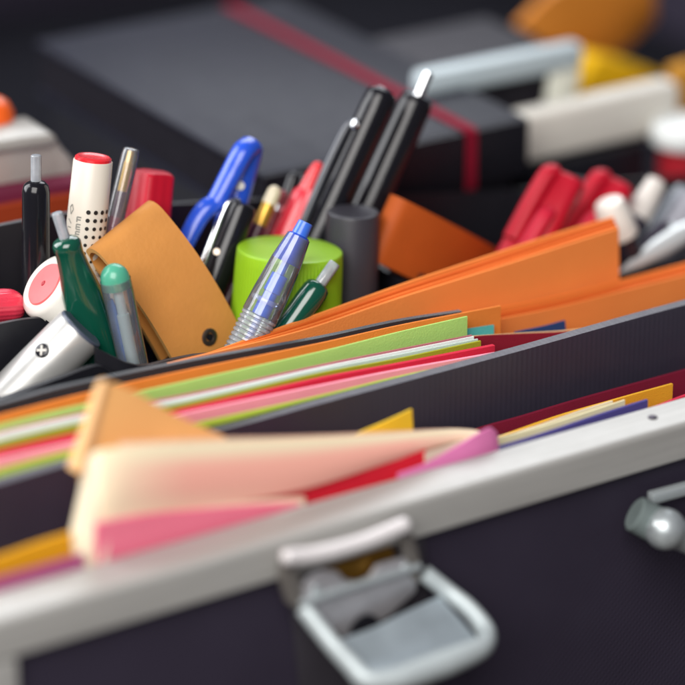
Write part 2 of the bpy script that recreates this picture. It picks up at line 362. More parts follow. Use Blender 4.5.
bm = ruled([(84, 470, -57), (92, 454, -61), (102, 450.5, -64.3), (113, 452, -65.4)], [(60, 575, -59), (70, 580, -63), (84, 580, -66.5), (100, 574, -67.4)], .35, n=20, rows=10, bulge=.4)
obj('fold', bm, paper('cream_fold', '#e6d9bd'), t)
obj('inner_leaf', ruled([(100, 522, -66.8), (112, 520, -67.6)], [(92, 580, -67), (104, 578, -67.9)], .3, n=8), paper('cream_inner', '#f6dccb'), t)

# ================================================================= RIBBED DIVIDER AND THE COLOURED STACK BEHIND IT
sheet('divider', strip([(-40, 498, -36.5), (0, 484, -36), (120, 451, -34.5), (221, 430, -34), (320, 404, -34), (400, 383, -34), (520, 351, -34.5), (630, 320, -35), (700, 301, -35)], 90, 3.2, n=80), M_ribs, 'dark ribbed plastic divider with a pale top edge across the case', 'divider')
def stk(name, hx, pts, y, th, label, h=34, cat='paper', m=None, k=1.0):
    return sheet(name, strip([(a, b, y+(c[0] if c else 0)) for a, b, *c in pts], h, th), m or paper(name+'_'+hx.strip('#'), hx, k), label, cat)
stk('sheet', '#b9d44a', [(-40, 486), (0, 470), (100, 444), (207, 421), (320, 396), (400, 376.5), (500, 355)], -30.5, .5, 'lime green sheet directly behind the ribbed divider, foremost of the stack')
stk('card', '#fb9fb4', [(-40, 470), (0, 459), (100, 436), (180, 415), (320, 386), (400, 370), (496, 353)], -27, .9, 'candy pink card behind the foremost lime sheet', cat='card')
stk('card', '#d62a45', [(-40, 464), (0, 452), (100, 429), (180, 411), (320, 379), (400, 364), (495, 345.5)], -24, 1.2, 'raspberry red card between the pink card and the olive sheet', cat='card')
stk('sheet', '#a7ab2b', [(-40, 455), (0, 443), (100, 420), (180, 405), (320, 373.5), (400, 358.5), (481, 341)], -21, .6, 'olive green sheet between the red card and the white sheet')
stk('sheet', '#cfe0d8', [(-40, 452), (0, 440), (100, 415), (180, 401), (320, 370), (400, 354.5), (478, 339)], -19.6, .4, 'pale mint sheet just in front of the white one')
stk('sheet', '#f4f5f2', [(-40, 447), (0, 434), (100, 412), (180, 398.5), (320, 367.5), (400, 351.5), (474, 336.5)], -18.4, .4, 'white sheet in the middle of the coloured stack')
stk('sheet', '#c97c84', [(-40, 444), (0, 431.5), (100, 409), (180, 395.5), (320, 365), (400, 349), (472, 335)], -17.4, .4, 'dusty rose sheet edge between white and light green')
stk('sheet', '#b6e07c', [(-40, 438), (0, 425), (100, 401), (180, 383), (320, 352), (400, 332), (467.5, 316.5)], -14, .5, 'light green sheet rising highest with a square right end', m=None)
stk('sheet', '#ee8a3c', [(-40, 427), (0, 415.5), (100, 390), (180, 372), (320, 343.5), (400, 325.5), (501, 306)], -10, .6, 'orange sheet between the light green sheet and the black divider')
sheet('divider', strip([(-40, 413, -6), (0, 404, -6), (60, 388, -6), (180, 363, -6), (320, 338, -6), (400, 321, -6), (462, 311.5, -6)], 40, 1.6), M_div, 'thin black divider between two runs of orange paper', 'divider')
sheet('tab', ruled([(455, 331, -12), (494, 325, -12)], [(455, 348, -12), (494, 345, -12)], .4), paper('teal_tab', '#5fc0bd'), 'teal index tab right of the light green sheet', 'index tab')
sheet('tab', ruled([(515, 332, -12), (545, 326, -12), (565, 320.5, -12)], [(515, 352, -12), (545, 350, -12), (568, 345, -12)], .4), paper('navy_tab', '#2c4478'), 'navy blue index tab in front of the low orange folder', 'index tab')
sheet('sheet', strip([(462, 340, -15.5), (477, 336.5, -15.8), (520, 334, -16.5), (567, 331.5, -19), (606, 326, -24), (640, 315, -30)], 40, .4, lean=0), paper('maroon_sheet', '#a32236', .85), 'deep red sheet with a pale top edge curving into the ribbed divider', 'paper')
sheet('sheet', strip([(472, 336, -15.0), (520, 333, -15.9), (567, 330.3, -18.4), (606, 324.8, -23.4), (640, 313.5, -29.4)], 40, .3), paper('buff_sheet', '#ecc890'), 'buff sheet whose thin edge follows the deep red sheet', 'paper')
# low orange folder
t = thing('folder', 'low orange card folder reaching out of the picture at the right', 'folder', P(600, 320, -4))
for i, (d, hx) in enumerate(((0, '#f58a3e'), (6, '#ea7430'), (11, '#ff9048'))):
    obj('leaf', strip([(430, 322+d, 2.5-3*i), (501, 308+d, 2.5-3*i), (560, 296+d, 2.5-3*i), (620, 281+d, 2.5-3*i), (720, 255+d, 2.5-3*i)], 36, .8, wob=.15), paper('orange_'+hx[1:], hx), t)
# tall orange folder
t = thing('folder', 'tall orange card folder tilted up, square right end behind the low folder', 'folder', P(500, 300, 8))
for i, (d, hx) in enumerate(((0, '#fa9144'), (5.5, '#e26824'), (10, '#f07c34'), (14, '#ff9349'))):
    y = 11-2*i
    obj('leaf', ruled([(186-6*i, 362+d*.1, y), (300, 321+d*.75, y), (400, 285.5+d*.9, y), (480, 259+d, y), (560, 233+d, y), (614+1.6*i, 217.5+d*.75, y)],
                      [(186, 400, y), (300, 380, y), (400, 370, y), (480, 350, y), (560, 330, y), (618+.6*i, 300, y)], .8, n=40, rows=4), paper('orange_'+hx[1:], hx), t)

# ================================================================= PEN TRAY
t = thing('pen_tray', 'black plastic organiser tray with low partitions holding the pens', 'tray', P(200, 420, 30))
obj('front_wall', strip([(-60, 418, 10), (0, 400, 10), (60, 378.5, 10), (98, 366, 10.3), (110, 371, 10.6), (124, 378, 10.5)], 60, 1.8), M_tray, t)
obj('front_wall', strip([(96, 348, 16), (112, 356, 14), (125, 362.5, 12.5), (143, 366, 13), (170, 360, 13), (200, 354.5, 14), (240, 353, 14), (300, 346, 14), (400, 328, 14), (520, 300, 16), (640, 270, 18), (700, 254, 18)], 60, 1.2), M_tray, t)
obj('partition', strip([(-60, 339, 40), (0, 324, 40), (40, 318, 40), (46, 322, 40)], 60, 1.2), M_tray, t)
a, b = P(46, 320, 40), P(18, 300, 66)
obj('partition', skin(NB(), [[a, b], [a-V((0, 0, 60)), b-V((0, 0, 60))]], 1.4, V((1, 0, 0))), M_tray, t)
a, b = P(52, 326, 41), P(4, 290, 72)
obj('partition', skin(NB(), [[a, b], [a-V((0, 0, 60)), b-V((0, 0, 60))]], 1.2, V((1, 0, 0))), M_tray, t)
a, b = P(420, 293, 20), P(352, 250, 60)
for d in (0, 7):
    obj('partition', skin(NB(), [[a+V((d, 0, 0)), b+V((d, 0, 0))], [a-V((-d, 0, 60)), b-V((-d, 0, 60))]], 1.2, V((1, 0, 0))), M_tray, t)
obj('back_wall', strip([(-60, 238, 78), (80, 212, 78), (300, 198, 78), (520, 190, 78), (700, 176, 78)], 50, 1.6), M_tray, t)
q = P(343, 400, 45); bm = NB(); box(bm, (XL+20, 12, -74), (XR-60, 77, -72)); obj('floor', bm, M_tray, t)

def pen_thing(name, label, cat, rod, group=None): return thing(name, label, cat, rod.p1, group)
M_redp = mat('red_plastic', '#b00f27', rough=.45, spec=.28, var=.08, bump=.04, bscale=500); M_red2 = plastic('bright_red', '#e0262f'); M_pinkred = plastic('pink_red', '#e23b55')
M_whitep = plastic('white_plastic', '#e9e5dc', .35); M_bluep = plastic('blue_plastic', '#2450c8', .25); M_greenp = plastic('green_barrel', '#0b5340', .14, k=.75, coat=.6)
M_clear = clear('clear_plastic'); M_blackp = mat('glossy_black', '#141419', rough=.17, rvar=.06, spec=.38, var=.1, coat=0, bump=.03, bscale=400)
M_ink = plastic('dark_ink', '#26232e')
rcap = lambda R, n=5: [(R-R*math.cos(math.radians(90*i/n)), max(.5, R*math.sin(math.radians(90*i/n)))) for i in range(n+1)]

# 1 black click pen, far left
r = Rod((36, 155), 60, (36, 290), 57); t = pen_thing('pen', 'black pen standing upright at the far left with a clear click button', 'pen', r)
bm = NB(); r.add(bm, [(25, 4), (26.5, 9), (30, 12.5), (36, 14), (110, 14.5), (220, 14.5), (330, 12)]); obj('barrel', bm, M_blackp, t)
bm = NB(); r.add(bm, [(0, 4.6), (.8, 5.4), (26, 5.4)], seg=24); obj('click_button', bm, clear('clear_button', haze=.4), t)
bm = NB(); r.add(bm, [(2, 1.6), (30, 1.6)], seg=12); obj('spring_rod', bm, M_ink, t)
# 2 white marker with dots
r = Rod((93.5, 156), 56, (80, 290), 53); t = pen_thing('marker', 'white marker with red end cap and black dot grid', 'marker', r)
bm = NB(); r.add(bm, [(4, 19.2), (5, 19.8), (80, 20.5), (330, 21)]); obj('barrel', bm, mat('marker_white', '#dfd8ca', rough=.35, var=.04), t)
bm = NB(); r.add(bm, [(1.2, 9), (.8, 13), (0, 14.5), (0, 16.5), (1.5, 18.4), (5, 18.8)]); obj('end_cap', bm, M_red2, t)
bm = NB()
for row in range(8):
    for c in range(5):
        t0 = 52+8.2*row; ang = .12+.37*c; w = 2.3-.12*row
        ctr = r.at(t0, ang, 20.62); e1, e2 = frame(r.ax)
        nn = e1*math.cos(ang)+e2*math.sin(ang); tt = -e1*math.sin(ang)+e2*math.cos(ang)
        vs = [bm.verts.new(ctr+(r.ax*math.cos(a)+tt*math.sin(a))*w*r.m+nn*.02) for a in [2*math.pi*i/12 for i in range(12)]]
        bm.faces.new(vs)
obj('dot_print', bm, mat('print_black', '#1d1a1a', rough=.5), t)
bm = NB()
def stroke(t0, t1, a0, a1, w=.7, rr=20.66):
    e1, e2 = frame(r.ax); n_ = 6; pts = []
    for i in range(n_+1):
        f = i/n_; pts.append((lerp(t0, t1, f), lerp(a0, a1, f)))
    d = V((t1-t0, (a1-a0)*20.6)).normalized(); px_, pa = -d.y, d.x/20.6
    L_ = [bm.verts.new(r.at(p[0]+px_*w, p[1]+pa*w, rr)) for p in pts]; R_ = [bm.verts.new(r.at(p[0]-px_*w, p[1]-pa*w, rr)) for p in pts]
    for i in range(n_): bm.faces.new((L_[i], L_[i+1], R_[i+1], R_[i]))
for row in range(6):                                       # faint lettering too small to read, running along the barrel
    b0 = 58+7.2*row
    stroke(b0, b0+5, -.42, -.42); stroke(b0, b0, -.42, -.2); stroke(b0+2.6, b0+2.6, -.42, -.22)
    if row % 2: stroke(b0+5, b0+5, -.42, -.2)
for a0, a1, t0, t1 in ((-.95, -.8, 50, 47), (-.8, -.7, 47, 52), (-.7, -.85, 52, 57), (-.85, -.95, 57, 50), (-1.0, -.75, 62, 66), (-1.0, -.75, 70, 70), (-1.0, -.75, 76, 79), (-1.0, -.9, 84, 90)): stroke(t0, t1, a0, a1, .55)
obj('lettering', bm, mat('print_grey', '#8f8f88', rough=.6), t)
# 3 clear pen with gold
r = Rod((132, 148), 58, (104, 268), 54); t = pen_thing('pen', 'clear gel pen with gold spring between white marker and red cap', 'pen', r)
bm = NB(); r.add(bm, [(0, 6), (1.5, 8), (8, 9), (300, 10)]); obj('barrel', bm, M_clear, t)
bm = NB(); r.add(bm, [(3, 3.5), (14, 3.8), (15, 4.6), (44, 4.6)], seg=20); obj('spring', bm, mat('gold', '#c79a3e', rough=.3, metal=.6), t)
bm = NB(); r.add(bm, [(44, 5), (200, 5)], seg=20); obj('refill', bm, mat('plum_ink', '#4a1f38', rough=.3), t)
bm = NB(); r.add(bm, [(70, 9.2), (300, 9.4)], seg=24, cap0=False); obj('grip', bm, clear('pink_clear', tint='#e07a9c', haze=.35, hazecol='#c8326a'), t)
# 4 red scalloped cap
r = Rod((153, 171), 63, (143, 262), 59); t = pen_thing('marker', 'crimson marker cap with fluted top behind the tan leather strap', 'marker', r)
fl = lambda a, tt: 1+.07*math.cos(5*a)+.02*math.cos(10*a)
bm = NB(); r.add(bm, [(0, 15), (1, 19), (4, 21.4), (60, 22.6), (120, 23)], rf=fl, seg=80); obj('cap', bm, M_redp, t)
bm = NB(); r.add(bm, [(119, 19), (300, 19)]); obj('barrel', bm, M_ink, t)
# 5 green bottle-shaped pen
r = Rod((57, 213), 36, (100, 352), 31); t = pen_thing('pen', 'dark green pen with bottle shaped shoulders and clear button beside the silver cap', 'pen', r)
bm = NB(); r.add(bm, [(25, 5), (26, 9), (28, 13), (32, 15), (37, 14.6), (42, 14.2), (60, 16.4), (82, 20.6), (102, 22), (240, 22), (300, 16)]); obj('barrel', bm, M_greenp, t)
bm = NB(); r.add(bm, [(0, 5), (.8, 5.6), (27, 5.6)], seg=24); obj('click_button', bm, clear('clear_button'), t)
bm = NB(); r.add(bm, [(1.5, 2.2), (26, 2.2)], seg=12); obj('plunger', bm, mat('pink_core', '#b59a98', rough=.4), t)
# 6 clear pen with sea-green ball end
r = Rod((112, 264), 26, (135, 372), 22); t = pen_thing('pen', 'clear pen with a sea green domed end in front of the tan strap', 'pen', r)
bm = NB(); r.add(bm, rcap(15)+[(24, 15.2)]); obj('end_plug', bm, mat('sea_green', '#59b899', rough=.3, coat=.4, transl=.2), t)
bm = NB(); r.add(bm, [(15.5, 15.6), (30, 16), (60, 15.5), (240, 15)], cap0=False); obj('barrel', bm, M_clear, t)
bm = NB(); r.add(bm, [(22, 5), (50, 5), (51, 6.5), (200, 6.5)], seg=20); obj('refill', bm, mat('refill_white', '#cfdcd8', rough=.4), t)
bm = NB(); lathe(bm, r.at(36, 0, 0)-RH*2.6, r.ax, [(0, .8), (2, 1.2), (20, 1.2)], 12); obj('clip_insert', bm, mat('sky_blue', '#4f86d8', rough=.4), t)
# 7 white cap with red disc seen end on
axd = (RH*-.66+CU*.46-CF*.56).normalized(); c = P(43, 283, 46)
t = thing('marker', 'white capped marker pointing its red round end at the viewer', 'marker', c)
bm = NB(); lathe(bm, c, -axd, [(1.4, 5.9), (.4, 6.9), (0, 7.7), (.8, 9), (2, 9.6), (14, 9.9), (22, 9.6)], 56); obj('barrel', bm, M_whitep, t)
bm = NB(); lathe(bm, c-axd*.2, -axd, [(-.1, 1.1), (.1, 6.2), (.6, 6.5), (1.6, 6.7)], 48); obj('end_disc', bm, mat('coral_disc', '#ee5a5c', rough=.45, var=.05), t)
bm = NB(); lathe(bm, c+axd*.0, -axd, [(-.1, .6), (.15, .9), (.5, 1)], 20); obj('dimple', bm, mat('dimple_red', '#9c1f2c', rough=.6), t)
# 8 pink-red cap at left border
r = Rod((20, 306), 54, (-60, 312), 50); t = pen_thing('marker', 'rose red round cap poking in at the left border', 'marker', r)
bm = NB(); r.add(bm, [(0, 6), (1, 11), (4, 15), (9, 17.6), (16, 18.5), (130, 18.5)], rf=lambda a, tt: 1+.012*math.cos(26*a), seg=104); obj('cap', bm, M_pinkred, t)
# 9 silver cap pen
r = Rod((81, 329), 25, (12, 399), 30.5); t = pen_thing('marker', 'silver capped marker leaning at the left with a round cross badge', 'marker', r)
bm = NB(); r.add(bm, [(1, 23.5), (1.2, 25.8), (3, 26.6), (60, 27.5), (100, 27.5)], seg=64, cap0=False); obj('cap', bm, mat('silver', '#c6c6c3', rough=.36, metal=.55, var=.06), t)
bm = NB(); r.add(bm, [(-1.5, 20), (-2, 24), (-1, 25.4), (3, 25.6)], seg=64); obj('end_plug', bm, mat('slate_plug', '#4d5566', rough=.35), t)
r9 = r; bm = NB(); ang = -.38; e1, e2 = frame(r.ax); nn = e1*math.cos(ang)+e2*math.sin(ang)
ctr = P(45, 349, 27.5); tt_ = (ctr-r.p0).dot(r.ax); ctr = r.p0+r.ax*tt_; off_ = 0
# badge sits where the sight line meets the barrel
best = min(((ang_, (lambda q: (q-CAM).normalized().dot((P(45, 349, 22)-CAM).normalized()))(ctr+(e1*math.cos(ang_)+e2*math.sin(ang_))*27.4*r.m)) for ang_ in [-1.2+.02*i for i in range(120)]), key=lambda z: -z[1])
ang = best[0]; nn = e1*math.cos(ang)+e2*math.sin(ang); q = ctr+nn*(27.9*r.m)
lathe(bm, q-nn*.5, nn, [(0, 2.0), (.75, 2.0), (.9, 1.8)], 28); bd = obj('badge', bm, mat('badge_black', '#16171f', rough=.3), t)
bm = NB(); u = (r.ax*.7+nn.cross(r.ax)*.7).normalized(); w = nn.cross(u)
for d in (u, w): bar(bm, q+nn*.45-d*1.4, q+nn*.45+d*1.4, .5, .12, nn.cross(d))
obj('cross', bm, M_whitep, bd)

# leather straps
def strap(name, label, A, B, Dn, m, medge, th=1.5, rad=2.0, seglen=30, back=.6, rivet=None, curl=0):
    """folded strap: fold along A-B, leaf running towards Dn"""
    a = (B-A); W = a.length; a.normalize(); d = Dn-B; d -= a*d.dot(a); Ln = d.length; d.normalize()
    n = a.cross(d)
    if n.dot(CF) > 0: n = -n                                                                # n faces the viewer
    line = []
    for i in range(16): x = Ln*(1-i/16); line.append((x, -curl*x*x))
    for i in range(13):
        al = math.pi*i/12; line.append((rad-rad*math.sin(al)*1.0-rad, -rad+rad*math.cos(al)))
    for i in range(1, 8): x = Ln*back*i/7; line.append((x, -2*rad+.6*math.sin(i/7*3)-curl*x*x))
    t = thing(name, label, 'leather strap', A+d*Ln)
    bm = NB(); rows = []
    no = []
    for i, (x, z) in enumerate(line):
        x0, z0 = line[max(0, i-1)]; x1, z1 = line[min(len(line)-1, i+1)]
        q = V((x1-x0, z1-z0)).normalized(); no.append((-q.y, q.x))
    NW = 6
    grid = lambda s: [[A+a*(W*j/NW)+d*(x+nx*s)+n*(z+nz*s) for j in range(NW+1)] for (x, z), (nx, nz) in zip(line, no)]
    G1, G2 = grid(-th/2), grid(th/2)
    A_ = [[bm.verts.new(p) for p in r_] for r_ in G1]; B_ = [[bm.verts.new(p) for p in r_] for r_ in G2]
    for i in range(len(line)-1):
        for j in range(NW):
            bm.faces.new((A_[i][j], A_[i][j+1], A_[i+1][j+1], A_[i+1][j])); bm.faces.new((B_[i][j], B_[i+1][j], B_[i+1][j+1], B_[i][j+1]))
        for j in (0, NW): bm.faces.new((A_[i][j], A_[i+1][j], B_[i+1][j], B_[i][j])).material_index = 1
    for i in (0, len(line)-1):
        for j in range(NW): bm.faces.new((A_[i][j], A_[i][j+1], B_[i][j+1], B_[i][j]))
    obj('leather', bm, m, t).data.materials.append(medge)
    if rivet:
        q, ry = rivet; r_ = ray(*q); c = A+d*Ln*.7
        for _ in range(6):
            x_ = (c-A).dot(d); p0 = A+n*(th/2-curl*x_*x_); tt = (p0-CAM).dot(n)/r_.dot(n); c = CAM+r_*tt
        n = (n+d*(2*curl*x_)).normalized()
        bm = NB(); lathe(bm, c-n*.3, n, [(0, 2.6), (.7, 2.5), (.9, 2.1), (.8, 1.3), (.35, 1.1)], 32, cap1=True); rv = obj('rivet', bm, mat('dark_rivet', '#6b6058', rough=.3, metal=.8), t)
        bm = NB(); lathe(bm, c-n*.2, n, [(0, 1.0), (.62, 1.0)], 20); obj('rivet_hole', bm, M_black, rv)
    return t
M_tan = mat('tan_leather', '#cb8a45', rough=.5, spec=.3, var=.2, vscale=70, bump=.25, bscale=800)
M_or = mat('orange_leather', '#b0521c', rough=.6, spec=.2, var=.2, vscale=60, bump=.15, bscale=900)
strap('leather_strap', 'tan leather strap folded over with a dark metal rivet at its lower corner', PD(102, 258, P(160, 280, 31)), PD(162, 210, P(160, 280, 39)), PD(266, 357, P(160, 280, 36)), M_tan, mat('tan_cut_edge', '#d9a35c', rough=.8, var=.25, vscale=200), rivet=((209, 337), 0), rad=4.2, back=.62, curl=.0095)
strap('leather_strap', 'burnt orange leather strap folded over beside the grey round cap', P(381, 264, 33), P(409, 202, 35), P(528, 251, 32), M_or, mat('orange_cut_edge', '#d6924e', rough=.8, var=.25, vscale=200), th=1.8, rad=3.2, back=.9, curl=.006)

# blue clip pen
r = Rod((252, 140), 60, (212, 285), 56); t = pen_thing('pen', 'royal blue pen with a long stepped clip behind the green round cap', 'pen', r)
bm = NB(); r.add(bm, [(0, 6), (1.5, 10), (6, 13), (14, 14), (150, 14.5), (330, 14)]); obj('barrel', bm, M_bluep, t)
bm = NB()
tube(bm, [P(250, 146, 58.5), P(243, 152, 56.5), P(230, 176, 56), P(215, 203, 55), P(207, 208, 55), P(198, 219, 55), P(182, 250, 54)], lambda q: 2.9-.6*q, n=48, flat=1.25)
obj('clip', bm, M_bluep, t)
bm = NB(); lathe(bm, r.at(46, .1, 13.5), -CF, [(-.3, 1.4), (.5, 1.3), (.8, .6)], 20); obj('clip_rivet', bm, M_whitep, t)
# black pen with steel clip
r = Rod((244, 203), 50, (206, 300), 47); t = pen_thing('pen', 'black pen with a thin steel clip between the blue pen and green cap', 'pen', r)
bm = NB(); r.add(bm, [(0, 8), (2, 13), (8, 15), (140, 15.5), (300, 13)]); obj('barrel', bm, M_blackp, t)
bm = NB(); tube(bm, [r.at(1, -.6, 6), r.at(0, -1, 12), r.at(8, -1, 17.5), r.at(45, -1, 18), r.at(90, -1, 17)], .75, n=24); obj('clip', bm, M_chrome, t)
bm = NB(); lathe(bm, r.at(55, -.5, 14.6), frame(r.ax)[0], [(-.2, 1), (.6, .9)], 16); obj('clip_stud', bm, mat('stud', '#d9c8b4', rough=.3, metal=.5), t)
r = Rod((232, 216), 52, (196, 300), 48); t = pen_thing('pen', 'dark brown pen mostly hidden left of the steel clip pen', 'pen', r)
bm = NB(); r.add(bm, rcap(9)+[(200, 10)]); obj('barrel', bm, plastic('brown_barrel', '#2d1f24'), t)
bm = NB(); tube(bm, [r.at(4, -1, 9), r.at(8, -1, 12), r.at(60, -1, 12)], .7); obj('clip', bm, M_chrome, t)
# pale pen with gold ring
r = Rod((277, 186), 57, (240, 270), 53); t = pen_thing('pen', 'cream and gold tipped pen behind the green round cap', 'pen', r)
bm = NB(); r.add(bm, rcap(7)+[(20, 7.5)]); obj('tip_cap', bm, mat('cream_tip', '#d9cdb0', rough=.3), t)
bm = NB(); r.add(bm, [(19, 7), (44, 7)]); obj('gold_band', bm, mat('gold', '#c79a3e', rough=.3, metal=.6), t)
bm = NB(); r.add(bm, [(43, 7.5), (220, 8)]); obj('barrel', bm, plastic('mauve_barrel', '#5a2b3c'), t)
r = Rod((284, 190), 60, (252, 270), 56); t = pen_thing('pen', 'thin maroon pen with a steel ring beside the gold tipped pen', 'pen', r)
bm = NB(); r.add(bm, rcap(5)+[(200, 6)]); obj('barrel', bm, plastic('maroon_barrel', '#7c2230'), t)
bm = NB(); r.add(bm, [(16, 6.4), (22, 6.6)]); obj('ring', bm, M_chrome, t)
r = Rod((296, 172), 64, (262, 270), 60); t = pen_thing('pen', 'thin black pen tilted between gold tipped and red pens', 'pen', r)
bm = NB(); r.add(bm, rcap(7)+[(220, 8)]); obj('barrel', bm, M_blackp, t)
bm = NB(); tube(bm, [r.at(3, .8, 7), r.at(2, .9, 12), r.at(50, .9, 11)], .8); obj('clip', bm, M_blackp, t)
# red pen
r = Rod((320, 162), 60, (272, 268), 56); t = pen_thing('pen', 'bright red pen leaning left of the two big black pens', 'pen', r)
bm = NB(); r.add(bm, rcap(6)+[(16, 8), (34, 9.5)]); obj('tip_cap', bm, M_red2, t)
bm = NB(); r.add(bm, [(33, 11), (36, 12.5), (60, 14), (220, 14)]); obj('barrel', bm, plastic('scarlet', '#cf2b3c', .25), t)
bm = NB(); tube(bm, [r.at(34, .5, 9), r.at(36, .5, 14), r.at(90, .4, 15)], 1.3); obj('clip', bm, plastic('pale_red', '#ea6a70', .25), t)
# big black pen A
r = Rod((384, 90), 52, (306, 262), 49); t = pen_thing('pen', 'glossy black pen with its long clip facing left, left of the tall pair', 'pen', r)
bm = NB(); r.add(bm, [(-.5, 6), (0, 11), (2, 14), (7, 16), (20, 16.8), (190, 17.4), (360, 16)]); obj('barrel', bm, M_blackp, t)
bm = NB(); r.add(bm, [(-2.2, 4), (-2.5, 7), (-1.4, 8.5), (1, 8.6)], seg=28); obj('end_plug', bm, plastic('slate_end', '#3b3d46', .3), t)
bm = NB(); tube(bm, [r.at(42, -.9, 15), r.at(43, -1.05, 18.5), r.at(52, -1.15, 20.5), r.at(90, -1.2, 21.5), r.at(130, -1.2, 21), r.at(190, -1.2, 19.5)], 1.2, n=36, flat=1.2); obj('clip', bm, plastic('clip_grey', '#42454d', .22), t)
bm = NB(); lathe(bm, r.at(43, -.75, 14.5), (frame(r.ax)[0]*math.cos(-.75)+frame(r.ax)[1]*math.sin(-.75)), [(0, 1.7), (1.4, 1.6), (1.8, .8)], 16); obj('clip_stud', bm, M_chrome, t)
# big black pen B
r = Rod((429, 72), 55, (345, 262), 52); t = pen_thing('pen', 'glossy black pen with bare steel button, tallest and right of the pair', 'pen', r)
bm = NB(); r.add(bm, [(26, 8), (26.5, 13), (29, 16), (34, 17.4), (100, 18.6), (200, 19), (360, 17)]); obj('barrel', bm, M_blackp, t)
bm = NB(); r.add(bm, [(0, 4.2), (.8, 5.2), (2.4, 5.4), (27, 5.4)], seg=28); obj('click_button', bm, M_chrome, t)
# grey round cap
r = Rod((353, 211), 38, (350, 320), 36); t = pen_thing('marker', 'charcoal round marker cap standing right of the green cap', 'marker', r)
bm = NB(); r.add(bm, [(.5, 20), (0, 24), (.8, 26), (3, 26.8), (160, 28)], seg=56); obj('cap', bm, mat('charcoal_cap', '#37363d', rough=.42, var=.06, bump=.05, bscale=800), t)
# green glue stick cap
r = Rod((290, 249), 33, (284, 345), 31); t = pen_thing('glue_stick', 'glue stick with a wide ribbed lime green cap', 'glue stick', r)
def rib(a, tt): return 1+.006*(1 if math.cos(88*a) > 0 else -1)*(1 if 3 < tt else 0)
bm = NB(); r.add(bm, [(.2, 40), (0, 50.6), (.25, 51.8), (.9, 52.7), (2.4, 53.2), (12, 53.6), (96, 56)], seg=528, rf=rib); obj('cap', bm, mat('lime_cap', '#97c724', rough=.38, spec=.4, var=.04, coat=.1, transl=.1), t)
bm = NB(); r.add(bm, [(96, 50), (260, 50)], seg=64); obj('tube', bm, M_whitep, t)
# blue clear pen in front
r = Rod((306, 222), 17, (242, 352), 14.5); t = pen_thing('pen', 'clear pen with cobalt blue button and collar in front of the green cap', 'pen', r)
bm = NB(); r.add(bm, [(0, 6), (.8, 7.6), (17, 8.6), (18, 7)], seg=32); obj('click_button', bm, plastic('cobalt_top', '#3c6fdc', .3), t)
bm = NB(); r.add(bm, [(14, 8), (15, 10.6), (17, 11.2), (28, 13.2), (44, 15.2), (45, 14.6)]); obj('collar', bm, plastic('cobalt', '#1f48b8', .22), t)
bm = NB(); r.add(bm, [(16, 12.2), (44, 16.2), (80, 18.6), (104, 19.2), (104.5, 18)], cap0=False, cap1=False, seg=48); obj('barrel', bm, M_clear, t)
pr = []
for i in range(16): pr += [(104+i*5, 17.2), (105.2+i*5, 18.8), (107.6+i*5, 18.8), (108.8+i*5, 17.2)]
bm = NB(); r.add(bm, pr, cap0=False, cap1=False, seg=48); obj('grip', bm, clear('grip_clear', haze=.42, hazecol='#cfd8df', rough=.15), t)
bm = NB(); r.add(bm, [(44, 4), (58, 4), (59, 8.5), (78, 9), (79, 7), (86, 7), (87, 9), (104, 9), (105, 4), (220, 3.5)], seg=28); obj('refill', bm, plastic('refill_blue', '#2f62d2', .35), t)
bm = NB(); r.add(bm, [(86, 16.5), (87, 17.2), (90, 17.2), (91, 16.5)], seg=36, cap0=False, cap1=False); obj('ring', bm, clear('blue_ring', tint='#c4d6ff', haze=.3), t)
# green pen 2
r = Rod((335, 263), 16, (283, 335), 14.5); t = pen_thing('pen', 'short looking dark green pen with clear button right of the blue pen', 'pen', r)
bm = NB(); r.add(bm, [(25, 5), (26, 9), (29, 12.4), (34, 13.6), (44, 14), (60, 13.6), (200, 14.5)]); obj('barrel', bm, M_greenp, t)
bm = NB(); r.add(bm, [(0, 5.4), (.8, 6), (28, 6.2)], seg=24); obj('click_button', bm, clear('clear_button'), t)
bm = NB(); r.add(bm, [(6, 2), (28, 2)], seg=12); obj('plunger', bm, mat('brown_core', '#6b5d3a', rough=.4), t)
# red caps at right
def redcap(top, yt, bot, yb, label, spec):
    r = Rod(top, yt, bot, yb); t = pen_thing('marker', label, 'marker', r, 'red marker caps at the right')
    lob = lambda a, tt: 1+.12*math.cos(3*(a-.5))+.03*math.cos(6*(a-.5))
    bm = NB(); r.add(bm, [(0, spec-7), (1.5, spec-2.5), (5, spec), (60, spec+1.5), (130, spec+2)], rf=lob, seg=72); obj('cap', bm, M_redp, t)
    bm = NB(); tube(bm, [r.at(4, -.95, spec-3), r.at(8, -.95, spec+3), r.at(40, -.95, spec+5), r.at(85, -.95, spec+4)], 2.0, n=24, flat=1.5); obj('clip', bm, M_redp, t)
    bm = NB(); tube(bm, [r.at(46, -.1, spec-2), r.at(50, -.15, spec+2.4), r.at(75, -.2, spec+3.5), r.at(120, -.2, spec+3)], 1.9, n=24, flat=1.5); obj('ridge', bm, mat('rose_red', '#bd1c36', rough=.42, spec=.28, var=.08), t)
    return t
redcap((569, 177), 34, (516, 272), 29, 'red marker cap with clip rising behind the tall folder end, left of the two', 22)
redcap((618, 184), 42, (562, 272), 36, 'red marker cap beside the white capped marker, right of the two', 22)
